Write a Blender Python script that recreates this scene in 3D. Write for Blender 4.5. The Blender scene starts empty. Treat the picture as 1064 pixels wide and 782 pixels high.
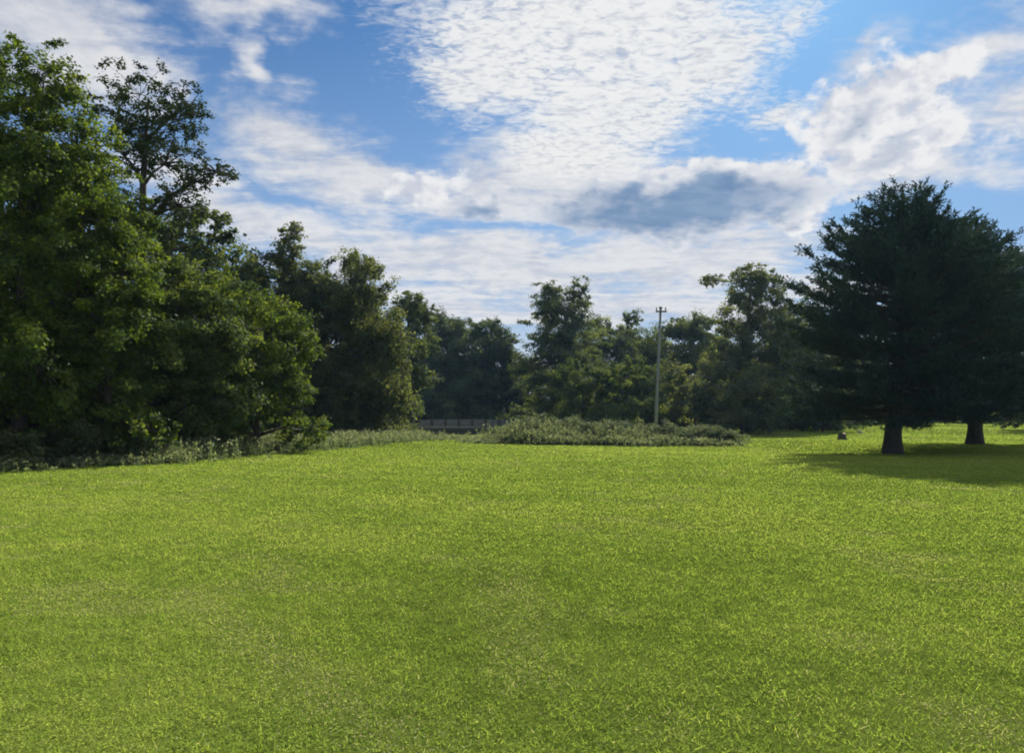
import bpy, math, random
import numpy as np
from mathutils import Vector

# ------------------------------------------------------------------ camera, sky, sun, exposure
scene = bpy.context.scene
COL = scene.collection
F = 800.0                     # focal length in pixels of the 1064 px wide photograph
PITCH = math.atan(41 / F)
CAMZ = 1.6
SUN_AZ = math.radians(21.0)   # to the right of straight ahead (+Y)
SUN_EL = math.radians(35.0)
SUN_STRENGTH = 5.0
SKY_STRENGTH = 0.052
EXPOSURE = 1.05

cam_data = bpy.data.cameras.new('camera')
cam_data.sensor_width = 36.0
cam_data.lens = 36.0 * F / 1064.0
cam_data.clip_start = 0.1
cam_data.clip_end = 5000
cam = bpy.data.objects.new('camera', cam_data)
COL.objects.link(cam)
cam.location = (0, 0, CAMZ)
cam.rotation_euler = (math.pi / 2 + PITCH, 0, 0)
scene.camera = cam

sun_data = bpy.data.lights.new('sun', 'SUN')
sun_data.energy = SUN_STRENGTH
sun_data.angle = math.radians(0.53)
sun_data.color = (1.0, 0.93, 0.80)
sun = bpy.data.objects.new('sun', sun_data)
COL.objects.link(sun)
sun_dir = Vector((math.sin(SUN_AZ) * math.cos(SUN_EL), math.cos(SUN_AZ) * math.cos(SUN_EL), math.sin(SUN_EL)))
sun.rotation_euler = (-sun_dir).to_track_quat('-Z', 'Y').to_euler()

vs = scene.view_settings
vs.view_transform = 'Standard'
vs.look = 'None'
vs.exposure = EXPOSURE
vs.gamma = 1.0
vs.use_curve_mapping = False
cy = scene.cycles
cy.max_bounces = 6
cy.diffuse_bounces = 3
cy.glossy_bounces = 2
cy.transmission_bounces = 4
cy.transparent_max_bounces = 4
cy.volume_bounces = 0
cy.use_denoising = True
cy.filter_width = 1.9
cy.caustics_reflective = False
cy.caustics_refractive = False


def ray(px, py):
    """direction of the view through a point of the photograph"""
    dx, dy = (px - 532) / F, (391 - py) / F
    c, s = math.cos(PITCH), math.sin(PITCH)
    return (dx, c - dy * s, s + dy * c)


def at(px, py, dist):
    """the place at that distance (along +Y) seen at a point of the photograph"""
    d = ray(px, py)
    k = dist / d[1]
    return (d[0] * k, dist, CAMZ + d[2] * k)


# ------------------------------------------------------------------ node helpers
class Nodes:
    def __init__(self, tree):
        self.t = tree
        self.t.nodes.clear()

    def new(self, kind, **props):
        n = self.t.nodes.new(kind)
        for k, v in props.items():
            setattr(n, k, v)
        return n

    def put(self, sock, v):
        if v is None:
            return
        if hasattr(v, 'is_output'):
            self.t.links.new(v, sock)
        else:
            try:
                sock.default_value = v
            except Exception:
                sock.default_value = tuple(v) + (1.0,)

    def m(self, op, a, b=None, c=None, clamp=False):
        n = self.new('ShaderNodeMath', operation=op)
        n.use_clamp = clamp
        for i, v in enumerate((a, b, c)):
            self.put(n.inputs[i], v)
        return n.outputs[0]

    def v(self, op, a, b=None, scale=None):
        n = self.new('ShaderNodeVectorMath', operation=op)
        self.put(n.inputs[0], a)
        self.put(n.inputs[1], b)
        if scale is not None:
            self.put(n.inputs['Scale'], scale)
        return n.outputs['Value'] if op in ('LENGTH', 'DISTANCE', 'DOT_PRODUCT') else n.outputs['Vector']

    def xyz(self, x, y, z=0.0):
        n = self.new('ShaderNodeCombineXYZ')
        for i, s in enumerate((x, y, z)):
            self.put(n.inputs[i], s)
        return n.outputs[0]

    def sep(self, vec):
        n = self.new('ShaderNodeSeparateXYZ')
        self.put(n.inputs[0], vec)
        return n.outputs

    def noise(self, vec, scale, detail=4.0, rough=0.55, dist=0.0, color=False):
        n = self.new('ShaderNodeTexNoise')
        self.put(n.inputs['Vector'], vec)
        self.put(n.inputs['Scale'], scale)
        self.put(n.inputs['Detail'], detail)
        self.put(n.inputs['Roughness'], rough)
        self.put(n.inputs['Distortion'], dist)
        return n.outputs['Color'] if color else n.outputs[0]

    def step(self, x, lo, hi, a=0.0, b=1.0):
        n = self.new('ShaderNodeMapRange', interpolation_type='SMOOTHSTEP')
        for i, v in enumerate((x, lo, hi, a, b)):
            self.put(n.inputs[i], v)
        return n.outputs[0]

    def mix(self, f, a, b):
        n = self.new('ShaderNodeMix', data_type='RGBA')
        self.put(n.inputs[0], f)
        self.put(n.inputs[6], a)
        self.put(n.inputs[7], b)
        return n.outputs[2]

    def ramp(self, f, stops):
        n = self.new('ShaderNodeValToRGB')
        e = n.color_ramp.elements
        while len(e) < len(stops):
            e.new(0.5)
        for el, (p, c) in zip(e, stops):
            el.position = p
            el.color = tuple(c) + (1.0,)
        self.put(n.inputs[0], f)
        return n.outputs[0]


# ------------------------------------------------------------------ world: Nishita sky with clouds by direction
world = bpy.data.worlds.new('World')
scene.world = world
world.use_nodes = True
world.cycles.sampling_method = 'MANUAL'
world.cycles.sample_map_resolution = 512
N = Nodes(world.node_tree)
sky = N.new('ShaderNodeTexSky', sky_type='NISHITA')
sky.sun_disc = False
sky.sun_elevation = SUN_EL
sky.sun_rotation = SUN_AZ
sky.altitude = 100
sky.air_density = 1.0
sky.dust_density = 0.6
sky.ozone_density = 3.0
direction = N.new('ShaderNodeTexCoord').outputs['Generated']
X, Y, Z = N.sep(direction)
az = N.m('ARCTAN2', X, Y)
el = N.m('ARCSINE', Z)
AE = N.xyz(az, el)
zz = N.m('ADD', N.m('MAXIMUM', Z, 0.0), 0.10)
LAYER = N.xyz(N.m('DIVIDE', X, zz), N.m('DIVIDE', Y, zz))      # flat cloud layer seen in perspective
w1 = N.v('SUBTRACT', N.noise(N.v('MULTIPLY', AE, (1, 1.6, 1)), 7.0, 4.0, 0.6, color=True), (0.5, 0.5, 0.5))
w2 = N.v('SUBTRACT', N.noise(LAYER, 9.0, 3.0, 0.6, color=True), (0.5, 0.5, 0.5))
WARP = N.v('ADD', AE, N.v('ADD', N.v('SCALE', w1, scale=0.11), N.v('SCALE', w2, scale=0.03)))


def clouds(banks):
    """field of soft elliptical cloud banks, each at an azimuth and elevation"""
    out = None
    for px, py, rx, ry, rot, wt in banks:
        d = ray(px, py)
        a = math.atan2(d[0], d[1])
        e = math.asin(d[2] / math.sqrt(d[0] ** 2 + d[1] ** 2 + d[2] ** 2))
        mp = N.new('ShaderNodeMapping', vector_type='TEXTURE')
        N.put(mp.inputs['Vector'], WARP)
        mp.inputs['Location'].default_value = (a, e, 0)
        mp.inputs['Rotation'].default_value = (0, 0, math.radians(rot))
        mp.inputs['Scale'].default_value = (rx / F, ry / F, 1)
        l = N.v('LENGTH', mp.outputs[0])
        val = N.m('MULTIPLY', N.m('SUBTRACT', 1.0, N.m('MULTIPLY', l, 0.5)), wt)   # 1 at the centre, .5 on the ellipse
        out = val if out is None else N.m('MAXIMUM', out, val)
    return N.m('MAXIMUM', out, 0.0)


S = 1.0 / (SKY_STRENGTH * 2 ** EXPOSURE)


def rgb(r, g, b):
    return (r * S, g * S, b * S, 1.0)


SKYC = N.mix(N.step(el, .58, .08, 0, .72), N.v('MULTIPLY', sky.outputs[0], (0.25, 0.51, 0.75)), rgb(.36, .52, .76))
# high thin streaks
fs = N.noise(N.v('MULTIPLY', LAYER, (0.7, 1.25, 1)), 2.8, 6.0, 0.62, 0.7)
ff = N.noise(LAYER, 14.0, 4.0, 0.6)
streak = clouds([
    (60, 35, 125, 48, -18, 1.0), (150, 70, 60, 30, -30, .8), (250, 12, 95, 26, 8, .82), (265, 75, 22, 55, 25, .74),
    (300, 142, 105, 42, -8, 1.0), (390, 185, 110, 34, -6, 1.0), (240, 215, 150, 34, -12, .95), (330, 250, 150, 30, -14, .9),
    (520, 275, 260, 42, -4, 1.05), (700, 265, 190, 42, 0, 1.05), (480, 320, 240, 34, 0, .9), (700, 318, 260, 40, 0, 1.0),
    (940, 165, 110, 36, -6, .95), (1010, 60, 95, 40, 18, .85), (900, 60, 60, 25, 25, .8), (1050, 110, 80, 50, 10, .8),
    (1050, 262, 70, 16, 0, .72), (790, 150, 30, 12, 0, .7), (560, 190, 190, 40, 0, 1.0)])
streak_d = N.m('ADD', streak, N.m('ADD', N.m('MULTIPLY', N.m('SUBTRACT', fs, 0.5), 0.9), N.m('MULTIPLY', N.m('SUBTRACT', ff, 0.5), 0.22)))
streak_d = N.m('ADD', streak_d, N.m('MULTIPLY', N.m('SUBTRACT', N.noise(N.v('MULTIPLY', AE, (1, 1.3, 1)), 30.0, 5.0, 0.6), 0.5), 0.30))
streak_a = N.step(streak_d, 0.40, 0.86)
# unseen cloud round the rest of the sky, cover raised to fill the shade
other = N.step(N.noise(LAYER, 0.9, 6.0, 0.6), 0.40, 0.60)
outside = N.step(N.m('ABSOLUTE', az), 0.7, 1.0)
outside = N.m('MAXIMUM', outside, N.step(el, 0.55, 0.8))
streak_a = N.m('MAXIMUM', streak_a, N.m('MULTIPLY', N.m('MULTIPLY', other, outside), 0.8))
horizon = N.m('MULTIPLY', N.step(el, 0.20, 0.02), 0.75)
streak_a = N.m('MAXIMUM', streak_a, horizon)
streak_c = N.mix(N.step(N.m('ADD', N.m('MULTIPLY', ff, .35), N.m('MULTIPLY', fs, .65)), 0.36, 0.60), rgb(.56, .59, .66), rgb(.78, .78, .79))
streak_c = N.mix(outside, streak_c, rgb(1.05, 1.05, 1.04))      # unseen clouds brightened beyond the visible ones to lift the shade
c1 = N.mix(N.m('MULTIPLY', streak_a, 0.93), SKYC, streak_c)
# dappled high sheet below the sun
cw = N.step(N.noise(LAYER, 2.2, 2.0, .5), .38, .62)
rot = N.new('ShaderNodeMapping')
N.put(rot.inputs['Vector'], LAYER)
rot.inputs['Rotation'].default_value = (0, 0, .6)
rot.inputs['Scale'].default_value = (1.0, 1.5, 1)
cell_s = N.noise(rot.outputs[0], 36.0, 3.0, 0.6, 0.7)
cell_l = N.noise(rot.outputs[0], 17.0, 5.0, 0.6, 0.9)
cell = N.m('ADD', N.m('MULTIPLY', cell_s, N.m('ADD', .25, N.m('MULTIPLY', cw, .5))), N.m('MULTIPLY', cell_l, N.m('SUBTRACT', .75, N.m('MULTIPLY', cw, .5))))
sheet = clouds([
    (620, -10, 190, 95, 0, 1.12), (520, 55, 95, 68, -18, 1.05), (625, 110, 95, 62, 0, 1.1), (735, 60, 100, 52, 25, 1.0),
    (470, 88, 52, 30, -20, .9), (800, 105, 40, 22, 10, .78), (600, 160, 75, 34, 0, 1.0), (825, 20, 50, 35, 30, .72)])
sheet_d = N.m('ADD', sheet, N.m('ADD', N.m('MULTIPLY', N.m('SUBTRACT', cell, 0.5), 0.75), N.m('MULTIPLY', N.m('SUBTRACT', fs, 0.5), 0.4)))
sheet_a = N.step(sheet_d, 0.36, 0.80)
glow = N.step(N.v('LENGTH', N.v('SUBTRACT', AE, (0.10, 0.50, 0))), 0.55, 0.05)
sheet_c = N.mix(N.step(cell, 0.32, 0.56), rgb(.56, .59, .66), N.mix(glow, rgb(.72, .74, .77), rgb(.88, .88, .87)))
c2 = N.mix(N.m('MULTIPLY', sheet_a, 0.96), c1, sheet_c)
# cumulus: bright edges, grey-blue undersides
puff = N.noise(N.v('MULTIPLY', AE, (1, 1.25, 1)), 26.0, 5.0, 0.55)
cumulus = clouds([
    (735, 203, 124, 36, 0, 1.08), (640, 213, 90, 24, 0, 1.0), (820, 210, 42, 32, 0, 1.05), (770, 184, 56, 22, -8, 1.0), (700, 180, 40, 16, 0, .9),
    (495, 204, 40, 14, 0, .92), (430, 188, 60, 20, 5, .8), (830, 240, 30, 14, 0, .8),
    (905, 120, 88, 40, 8, 1.02), (945, 92, 66, 34, 12, 1.0), (930, 155, 88, 24, 0, .95)])
cum_d = N.m('ADD', cumulus, N.m('ADD', N.m('MULTIPLY', N.m('SUBTRACT', puff, 0.5), 0.75), -0.02))
cum_a = N.step(cum_d, 0.42, 0.62)
under = clouds([(703, 211, 134, 27, 0, 1.05), (800, 222, 36, 20, 0, .80), (620, 216, 60, 16, 0, .90), (495, 206, 54, 18, 0, .80),
                (890, 118, 50, 16, 10, .58), (930, 160, 66, 11, 2, .60)])
billow = N.noise(N.v('MULTIPLY', AE, (1, 1.25, 1)), 13.0, 4.0, 0.55)
under_d = N.m('ADD', under, N.m('ADD', N.m('MULTIPLY', N.m('SUBTRACT', puff, 0.5), 0.5), N.m('MULTIPLY', N.m('SUBTRACT', billow, 0.5), 0.5)))
cum_c = N.mix(N.step(under_d, 0.32, 0.86), N.mix(N.step(puff, .36, .58), rgb(.60, .63, .71), rgb(.86, .86, .87)), N.mix(N.step(fs, .35, .65), rgb(.155, .265, .445), rgb(.27, .38, .55)))
c3 = N.mix(cum_a, c2, cum_c)
bg = N.new('ShaderNodeBackground')
bg.inputs['Strength'].default_value = SKY_STRENGTH
N.put(bg.inputs['Color'], c3)
N.put(N.new('ShaderNodeOutputWorld').inputs['Surface'], bg.outputs[0])

# ------------------------------------------------------------------ materials


def leaf_material(name, dark, mid, light, translucent=0.42, through=(1.25, 1.12, 0.45), gloss=0.012, dry=None):
    m = bpy.data.materials.new(name)
    m.use_nodes = True
    n = Nodes(m.node_tree)
    tint = n.new('ShaderNodeAttribute', attribute_name='tint').outputs['Fac']
    rnd = n.new('ShaderNodeObjectInfo').outputs['Random']
    t = n.m('ADD', tint, n.m('MULTIPLY', n.m('SUBTRACT', rnd, 0.5), 0.22), clamp=True)
    c = n.ramp(t, [(0.0, dark), (0.5, mid), (1.0, light)] if dry is None else [(0.0, dark), (0.42, mid), (0.80, light), (1.0, dry)])
    d = n.new('ShaderNodeBsdfDiffuse')
    n.put(d.inputs['Color'], c)
    tr = n.new('ShaderNodeBsdfTranslucent')
    n.put(tr.inputs['Color'], n.v('MULTIPLY', c, through))
    mx = n.new('ShaderNodeMixShader')
    mx.inputs[0].default_value = translucent
    n.put(mx.inputs[1], d.outputs[0])
    n.put(mx.inputs[2], tr.outputs[0])
    g = n.new('ShaderNodeBsdfGlossy')
    g.inputs['Roughness'].default_value = 0.6
    g.inputs['Color'].default_value = (0.9, 0.95, 1.0, 1)
    mx2 = n.new('ShaderNodeMixShader')
    mx2.inputs[0].default_value = gloss
    n.put(mx2.inputs[1], mx.outputs[0])
    n.put(mx2.inputs[2], g.outputs[0])
    n.put(n.new('ShaderNodeOutputMaterial').inputs[0], mx2.outputs[0])
    return m


def rough_material(name, a, b, scale=6.0, stretch=(1, 1, 1), rough=0.85, bump=0.3, detail=6.0):
    m = bpy.data.materials.new(name)
    m.use_nodes = True
    n = Nodes(m.node_tree)
    p = n.v('MULTIPLY', n.new('ShaderNodeTexCoord').outputs['Object'], stretch)
    f = n.noise(p, scale, detail, 0.6)
    c = n.ramp(f, [(0.3, a), (0.7, b)])
    s = n.new('ShaderNodeBsdfPrincipled')
    n.put(s.inputs['Base Color'], c)
    s.inputs['Roughness'].default_value = rough
    if bump:
        bp = n.new('ShaderNodeBump')
        bp.inputs['Strength'].default_value = bump
        bp.inputs['Distance'].default_value = 0.03
        n.put(bp.inputs['Height'], f)
        n.put(s.inputs['Normal'], bp.outputs[0])
    n.put(n.new('ShaderNodeOutputMaterial').inputs[0], s.outputs[0])
    return m


M = {}
M['broad'] = leaf_material('broad_leaf', (.030, .056, .020), (.074, .118, .034), (.145, .185, .048), .54)
M['sunny'] = leaf_material('sunny_leaf', (.028, .056, .012), (.080, .128, .020), (.165, .205, .032), .55, (1.15, 1.12, .5))
M['dull'] = leaf_material('dull_leaf', (.044, .068, .032), (.098, .130, .056), (.165, .190, .075), .58)
M['sparse'] = leaf_material('backlit_open_leaf', (.020, .036, .012), (.036, .058, .018), (.062, .080, .022), .25)  # backlit darkness of the airy crown is put into the leaf colour
M['far'] = leaf_material('woodland_leaf', (.032, .058, .030), (.072, .108, .050), (.140, .178, .068), .56)
M['needle'] = leaf_material('needle', (.014, .030, .029), (.023, .048, .043), (.042, .074, .052), .20, gloss=.02)
M['shrub'] = leaf_material('shrub_leaf', (.058, .085, .045), (.115, .148, .075), (.20, .225, .12), .46, (1.12, 1.10, .70))
M['weed'] = leaf_material('weed_leaf', (.045, .065, .022), (.085, .115, .036), (.20, .19, .10), .30)
M['weed_pale'] = leaf_material('pale_weed_leaf', (.058, .088, .042), (.125, .165, .078), (.26, .28, .18), .48, (1.12, 1.10, .70))
M['grass'] = leaf_material('grass_blade', (.095, .142, .030), (.222, .318, .058), (.325, .395, .090), .55, (1.12, 1.08, .7), 0, (.36, .35, .21))
M['bark'] = rough_material('bark', (.022, .018, .014), (.075, .062, .050), 9, (1, 1, .18), .9, .6)
M['pale_bark'] = rough_material('pale_bark', (.05, .045, .038), (.15, .135, .115), 9, (1, 1, .2), .9, .5)
M['dark_bark'] = rough_material('dark_bark', (.014, .013, .012), (.046, .042, .038), 9, (1, 1, .18), .9, .7)
M['pole'] = rough_material('weathered_pole', (.105, .115, .125), (.19, .20, .215), 8, (1, 1, .06), .8, .3)
M['concrete'] = rough_material('concrete', (.24, .24, .23), (.38, .375, .36), 3, (1, 1, 1), .85, .15)
M['aged_concrete'] = rough_material('aged_concrete', (.11, .12, .13), (.20, .205, .215), 3, (1, 1, 1), .85, .15)
M['dark_metal'] = rough_material('dark_metal', (.03, .03, .03), (.07, .065, .06), 10, (1, 1, 1), .5, .05)
M['asphalt'] = rough_material('asphalt', (.04, .04, .042), (.065, .064, .062), 30, (1, 1, 1), .9, .2)
M['stone'] = rough_material('stone', (.10, .095, .085), (.24, .225, .20), 5, (1, 1, 1), .9, .5)
M['cut_wood'] = rough_material('cut_wood', (.24, .19, .13), (.40, .33, .24), 7, (1, 1, 1), .9, .2)
M['ceramic'] = rough_material('ceramic', (.22, .22, .22), (.3, .3, .3), 4, (1, 1, 1), .25, 0)


def ground_material():
    m = bpy.data.materials.new('lawn_ground')
    m.use_nodes = True
    n = Nodes(m.node_tree)
    p = n.new('ShaderNodeTexCoord').outputs['Object']
    big = n.noise(p, .10, 4, .55)
    mid = n.noise(p, .55, 5, .6)
    fine = n.noise(p, 16, 5, .7)
    tiny = n.noise(p, 70, 3, .7)
    f = n.m('ADD', n.m('MULTIPLY', fine, .55), n.m('MULTIPLY', tiny, .45))
    c = n.ramp(f, [(.34, (.045, .062, .016)), (.52, (.16, .22, .038)), (.70, (.26, .32, .06))])
    c = n.mix(n.step(mid, .42, .70), c, (.22, .27, .055, 1))
    c = n.mix(n.m('MULTIPLY', n.step(big, .48, .70), .55), c, (.12, .21, .014, 1))
    s = n.new('ShaderNodeBsdfDiffuse')
    n.put(s.inputs['Color'], c)
    s.inputs['Roughness'].default_value = 1.0
    bp = n.new('ShaderNodeBump')
    bp.inputs['Strength'].default_value = .8
    bp.inputs['Distance'].default_value = .04
    n.put(bp.inputs['Height'], f)
    n.put(s.inputs['Normal'], bp.outputs[0])
    n.put(n.new('ShaderNodeOutputMaterial').inputs[0], s.outputs[0])
    return m


M['ground'] = ground_material()
m = bpy.data.materials.new('creek_water')
m.use_nodes = True
b = m.node_tree.nodes['Principled BSDF']
b.inputs['Base Color'].default_value = (.02, .025, .018, 1)
b.inputs['Roughness'].default_value = .08
M['water'] = m

# ------------------------------------------------------------------ mesh helpers


def tag(o, label=None, cat=None, group=None, kind=None):
    if label: o['label'] = label
    if cat: o['category'] = cat
    if group: o['group'] = group
    if kind: o['kind'] = kind
    return o


def empty(name, loc):
    o = bpy.data.objects.new(name, None)
    COL.objects.link(o)
    o.location = loc
    o.empty_display_size = .3
    return o


def link(name, mesh, mat, parent=None):
    o = bpy.data.objects.new(name, mesh)
    COL.objects.link(o)
    if mat and not mesh.materials:
        mesh.materials.append(mat)
    if parent:
        o.parent = parent
    return o


def quads_mesh(name, q, tint=None):
    """q: (n, 4, 3) array of loose four-cornered leaves"""
    n = len(q)
    me = bpy.data.meshes.new(name)
    me.vertices.add(n * 4)
    me.vertices.foreach_set('co', q.astype(np.float32).ravel())
    me.loops.add(n * 4)
    me.loops.foreach_set('vertex_index', np.arange(n * 4, dtype=np.int32))
    me.polygons.add(n)
    me.polygons.foreach_set('loop_start', np.arange(0, n * 4, 4, dtype=np.int32))
    me.polygons.foreach_set('loop_total', np.full(n, 4, dtype=np.int32))
    if tint is not None:
        a = me.attributes.new('tint', 'FLOAT', 'FACE')
        a.data.foreach_set('value', tint.astype(np.float32))
    me.update()
    return me


class MB:
    def __init__(self):
        self.v, self.f = [], []

    def tube(self, pts, radii, sides=7, cap=True):
        pts = [np.array(p, float) for p in pts]
        b0 = len(self.v)
        for i, p in enumerate(pts):
            t = pts[min(i + 1, len(pts) - 1)] - pts[max(i - 1, 0)]
            t = t / (np.linalg.norm(t) + 1e-9)
            h = np.array((1, 0, 0)) if abs(t[0]) < .8 else np.array((0, 1, 0))
            u = np.cross(t, h); u /= np.linalg.norm(u)
            w = np.cross(t, u)
            for k in range(sides):
                a = 2 * math.pi * k / sides
                self.v.append(tuple(p + radii[i] * (math.cos(a) * u + math.sin(a) * w)))
        for i in range(len(pts) - 1):
            for k in range(sides):
                a, b_ = b0 + i * sides + k, b0 + i * sides + (k + 1) % sides
                self.f.append((a, b_, b_ + sides, a + sides))
        if cap:
            self.f.append(tuple(b0 + k for k in range(sides))[::-1])
            e = b0 + (len(pts) - 1) * sides
            self.f.append(tuple(e + k for k in range(sides)))

    def box(self, c, s, bevel=0.0):
        x, y, z = c
        a, b_, h = s[0] / 2, s[1] / 2, s[2] / 2
        k = len(self.v)
        e = min(bevel, a * .9, b_ * .9)
        ring = [(-a + e, -b_), (a - e, -b_), (a, -b_ + e), (a, b_ - e), (a - e, b_), (-a + e, b_), (-a, b_ - e), (-a, -b_ + e)] if e > 0 else [(-a, -b_), (a, -b_), (a, b_), (-a, b_)]
        n = len(ring)
        for zz_ in (-h, h):
            self.v += [(x + p[0], y + p[1], z + zz_) for p in ring]
        self.f.append(tuple(k + i for i in range(n))[::-1])
        self.f.append(tuple(k + n + i for i in range(n)))
        for i in range(n):
            j = (i + 1) % n
            self.f.append((k + i, k + j, k + n + j, k + n + i))

    def build(self, name, mat, parent=None, smooth=True):
        me = bpy.data.meshes.new(name)
        me.from_pydata(self.v, [], self.f)
        if smooth:
            me.polygons.foreach_set('use_smooth', [True] * len(me.polygons))
        me.update()
        return link(name, me, mat, parent)


def unit(a):
    return a / (np.linalg.norm(a, axis=-1, keepdims=True) + 1e-9)


def leaves(rng, centre, normal, length, width, axis=None):
    """rhombic leaves with a fold-free blade; arrays in, (n,4,3) out"""
    n = len(centre)
    if axis is None:
        axis = rng.normal(size=(n, 3))
    axis = unit(axis - (axis * normal).sum(1, keepdims=True) * normal)
    side = np.cross(normal, axis)
    L = length[:, None]; Wd = width[:, None]
    bend = normal * L * rng.uniform(-.12, .12, (n, 1))
    q = np.empty((n, 4, 3))
    q[:, 0] = centre - axis * L * .5 + bend
    q[:, 1] = centre - side * Wd * .5 - axis * L * .05
    q[:, 2] = centre + axis * L * .5 + bend
    q[:, 3] = centre + side * Wd * .5 - axis * L * .05
    return q


# ------------------------------------------------------------------ ground
CREEK = [(-70, 58), (-20, 66), (-4, 72), (3, 84), (-2, 110), (-20, 150)]


def creek_dist(x, y):
    best = np.full(np.shape(x), 1e9)
    for (ax, ay), (bx, by) in zip(CREEK[:-1], CREEK[1:]):
        dx, dy = bx - ax, by - ay
        t = np.clip(((x - ax) * dx + (y - ay) * dy) / (dx * dx + dy * dy), 0, 1)
        best = np.minimum(best, np.hypot(x - ax - t * dx, y - ay - t * dy))
    return best


def terrain(x, y):
    x = np.asarray(x, float); y = np.asarray(y, float)
    r = np.hypot(x, y)
    fade = np.clip((r - 12) / 30, 0, 1)
    z = fade * (.10 * np.sin(x * .11 + 1) * np.sin(y * .13) + .06 * np.sin(x * .27 + y * .2))
    rise = np.clip((x - 12) / 40, 0, 1) * np.clip((y - 45) / 60, 0, 1)
    z = z + .6 * rise
    d = creek_dist(x, y)
    z = z - 2.4 * np.clip(1 - d / 6.5, 0, 1) ** .8
    return z


def ground():
    def axis(lo, hi, fine_lo, fine_hi, step):
        mid = np.arange(fine_lo, fine_hi + step, step)
        a = fine_lo - np.geomspace(step, fine_lo - lo, 22)[::-1]
        c = fine_hi + np.geomspace(step * 2, hi - fine_hi, 22)
        return np.concatenate([a, mid, c])
    xs = axis(-900, 900, -75, 75, 1.0)
    ys = axis(-500, 1200, -6, 120, 1.0)
    gx, gy = np.meshgrid(xs, ys)
    v = np.stack([gx, gy, terrain(gx, gy)], -1).reshape(-1, 3)
    nx, ny = len(xs), len(ys)
    i = (np.arange(ny - 1)[:, None] * nx + np.arange(nx - 1)[None]).ravel()
    f = np.stack([i, i + 1, i + 1 + nx, i + nx], 1)
    me = bpy.data.meshes.new('ground')
    me.from_pydata(v.tolist(), [], f.tolist())
    me.polygons.foreach_set('use_smooth', [True] * len(me.polygons))
    me.update()
    return tag(link('ground', me, M['ground']), kind='structure')


ground()
w = MB()
pts = CREEK
for i in range(len(pts) - 1):
    (ax, ay), (bx, by) = pts[i], pts[i + 1]
    L = math.hypot(bx - ax, by - ay); nx, ny = -(by - ay) / L * 2.4, (bx - ax) / L * 2.4
    k = len(w.v)
    zc = -1.75 + .004 * i
    w.v += [(ax + nx, ay + ny, zc), (ax - nx, ay - ny, zc), (bx - nx, by - ny, zc), (bx + nx, by + ny, zc)]
    w.f.append((k, k + 1, k + 2, k + 3))
tag(w.build('creek_water', M['water'], smooth=False), kind='structure')

# lawn grass in front of the camera, thinning with distance


def vnoise(x, y, cell, seed):
    """smooth random field in 0..1"""
    x = x / cell; y = y / cell
    xi, yi = np.floor(x).astype(np.int64), np.floor(y).astype(np.int64)
    fx, fy = x - xi, y - yi
    fx = fx * fx * (3 - 2 * fx); fy = fy * fy * (3 - 2 * fy)
    def h(a, b_):
        k = (a * 374761393 + b_ * 668265263 + seed * 2246822519) & 0x7fffffff
        k = ((k ^ (k >> 13)) * 1274126177) & 0x7fffffff
        return ((k ^ (k >> 16)) & 0xffff) / 65535.0
    return (h(xi, yi) * (1 - fx) + h(xi + 1, yi) * fx) * (1 - fy) + (h(xi, yi + 1) * (1 - fx) + h(xi + 1, yi + 1) * fx) * fy


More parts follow.
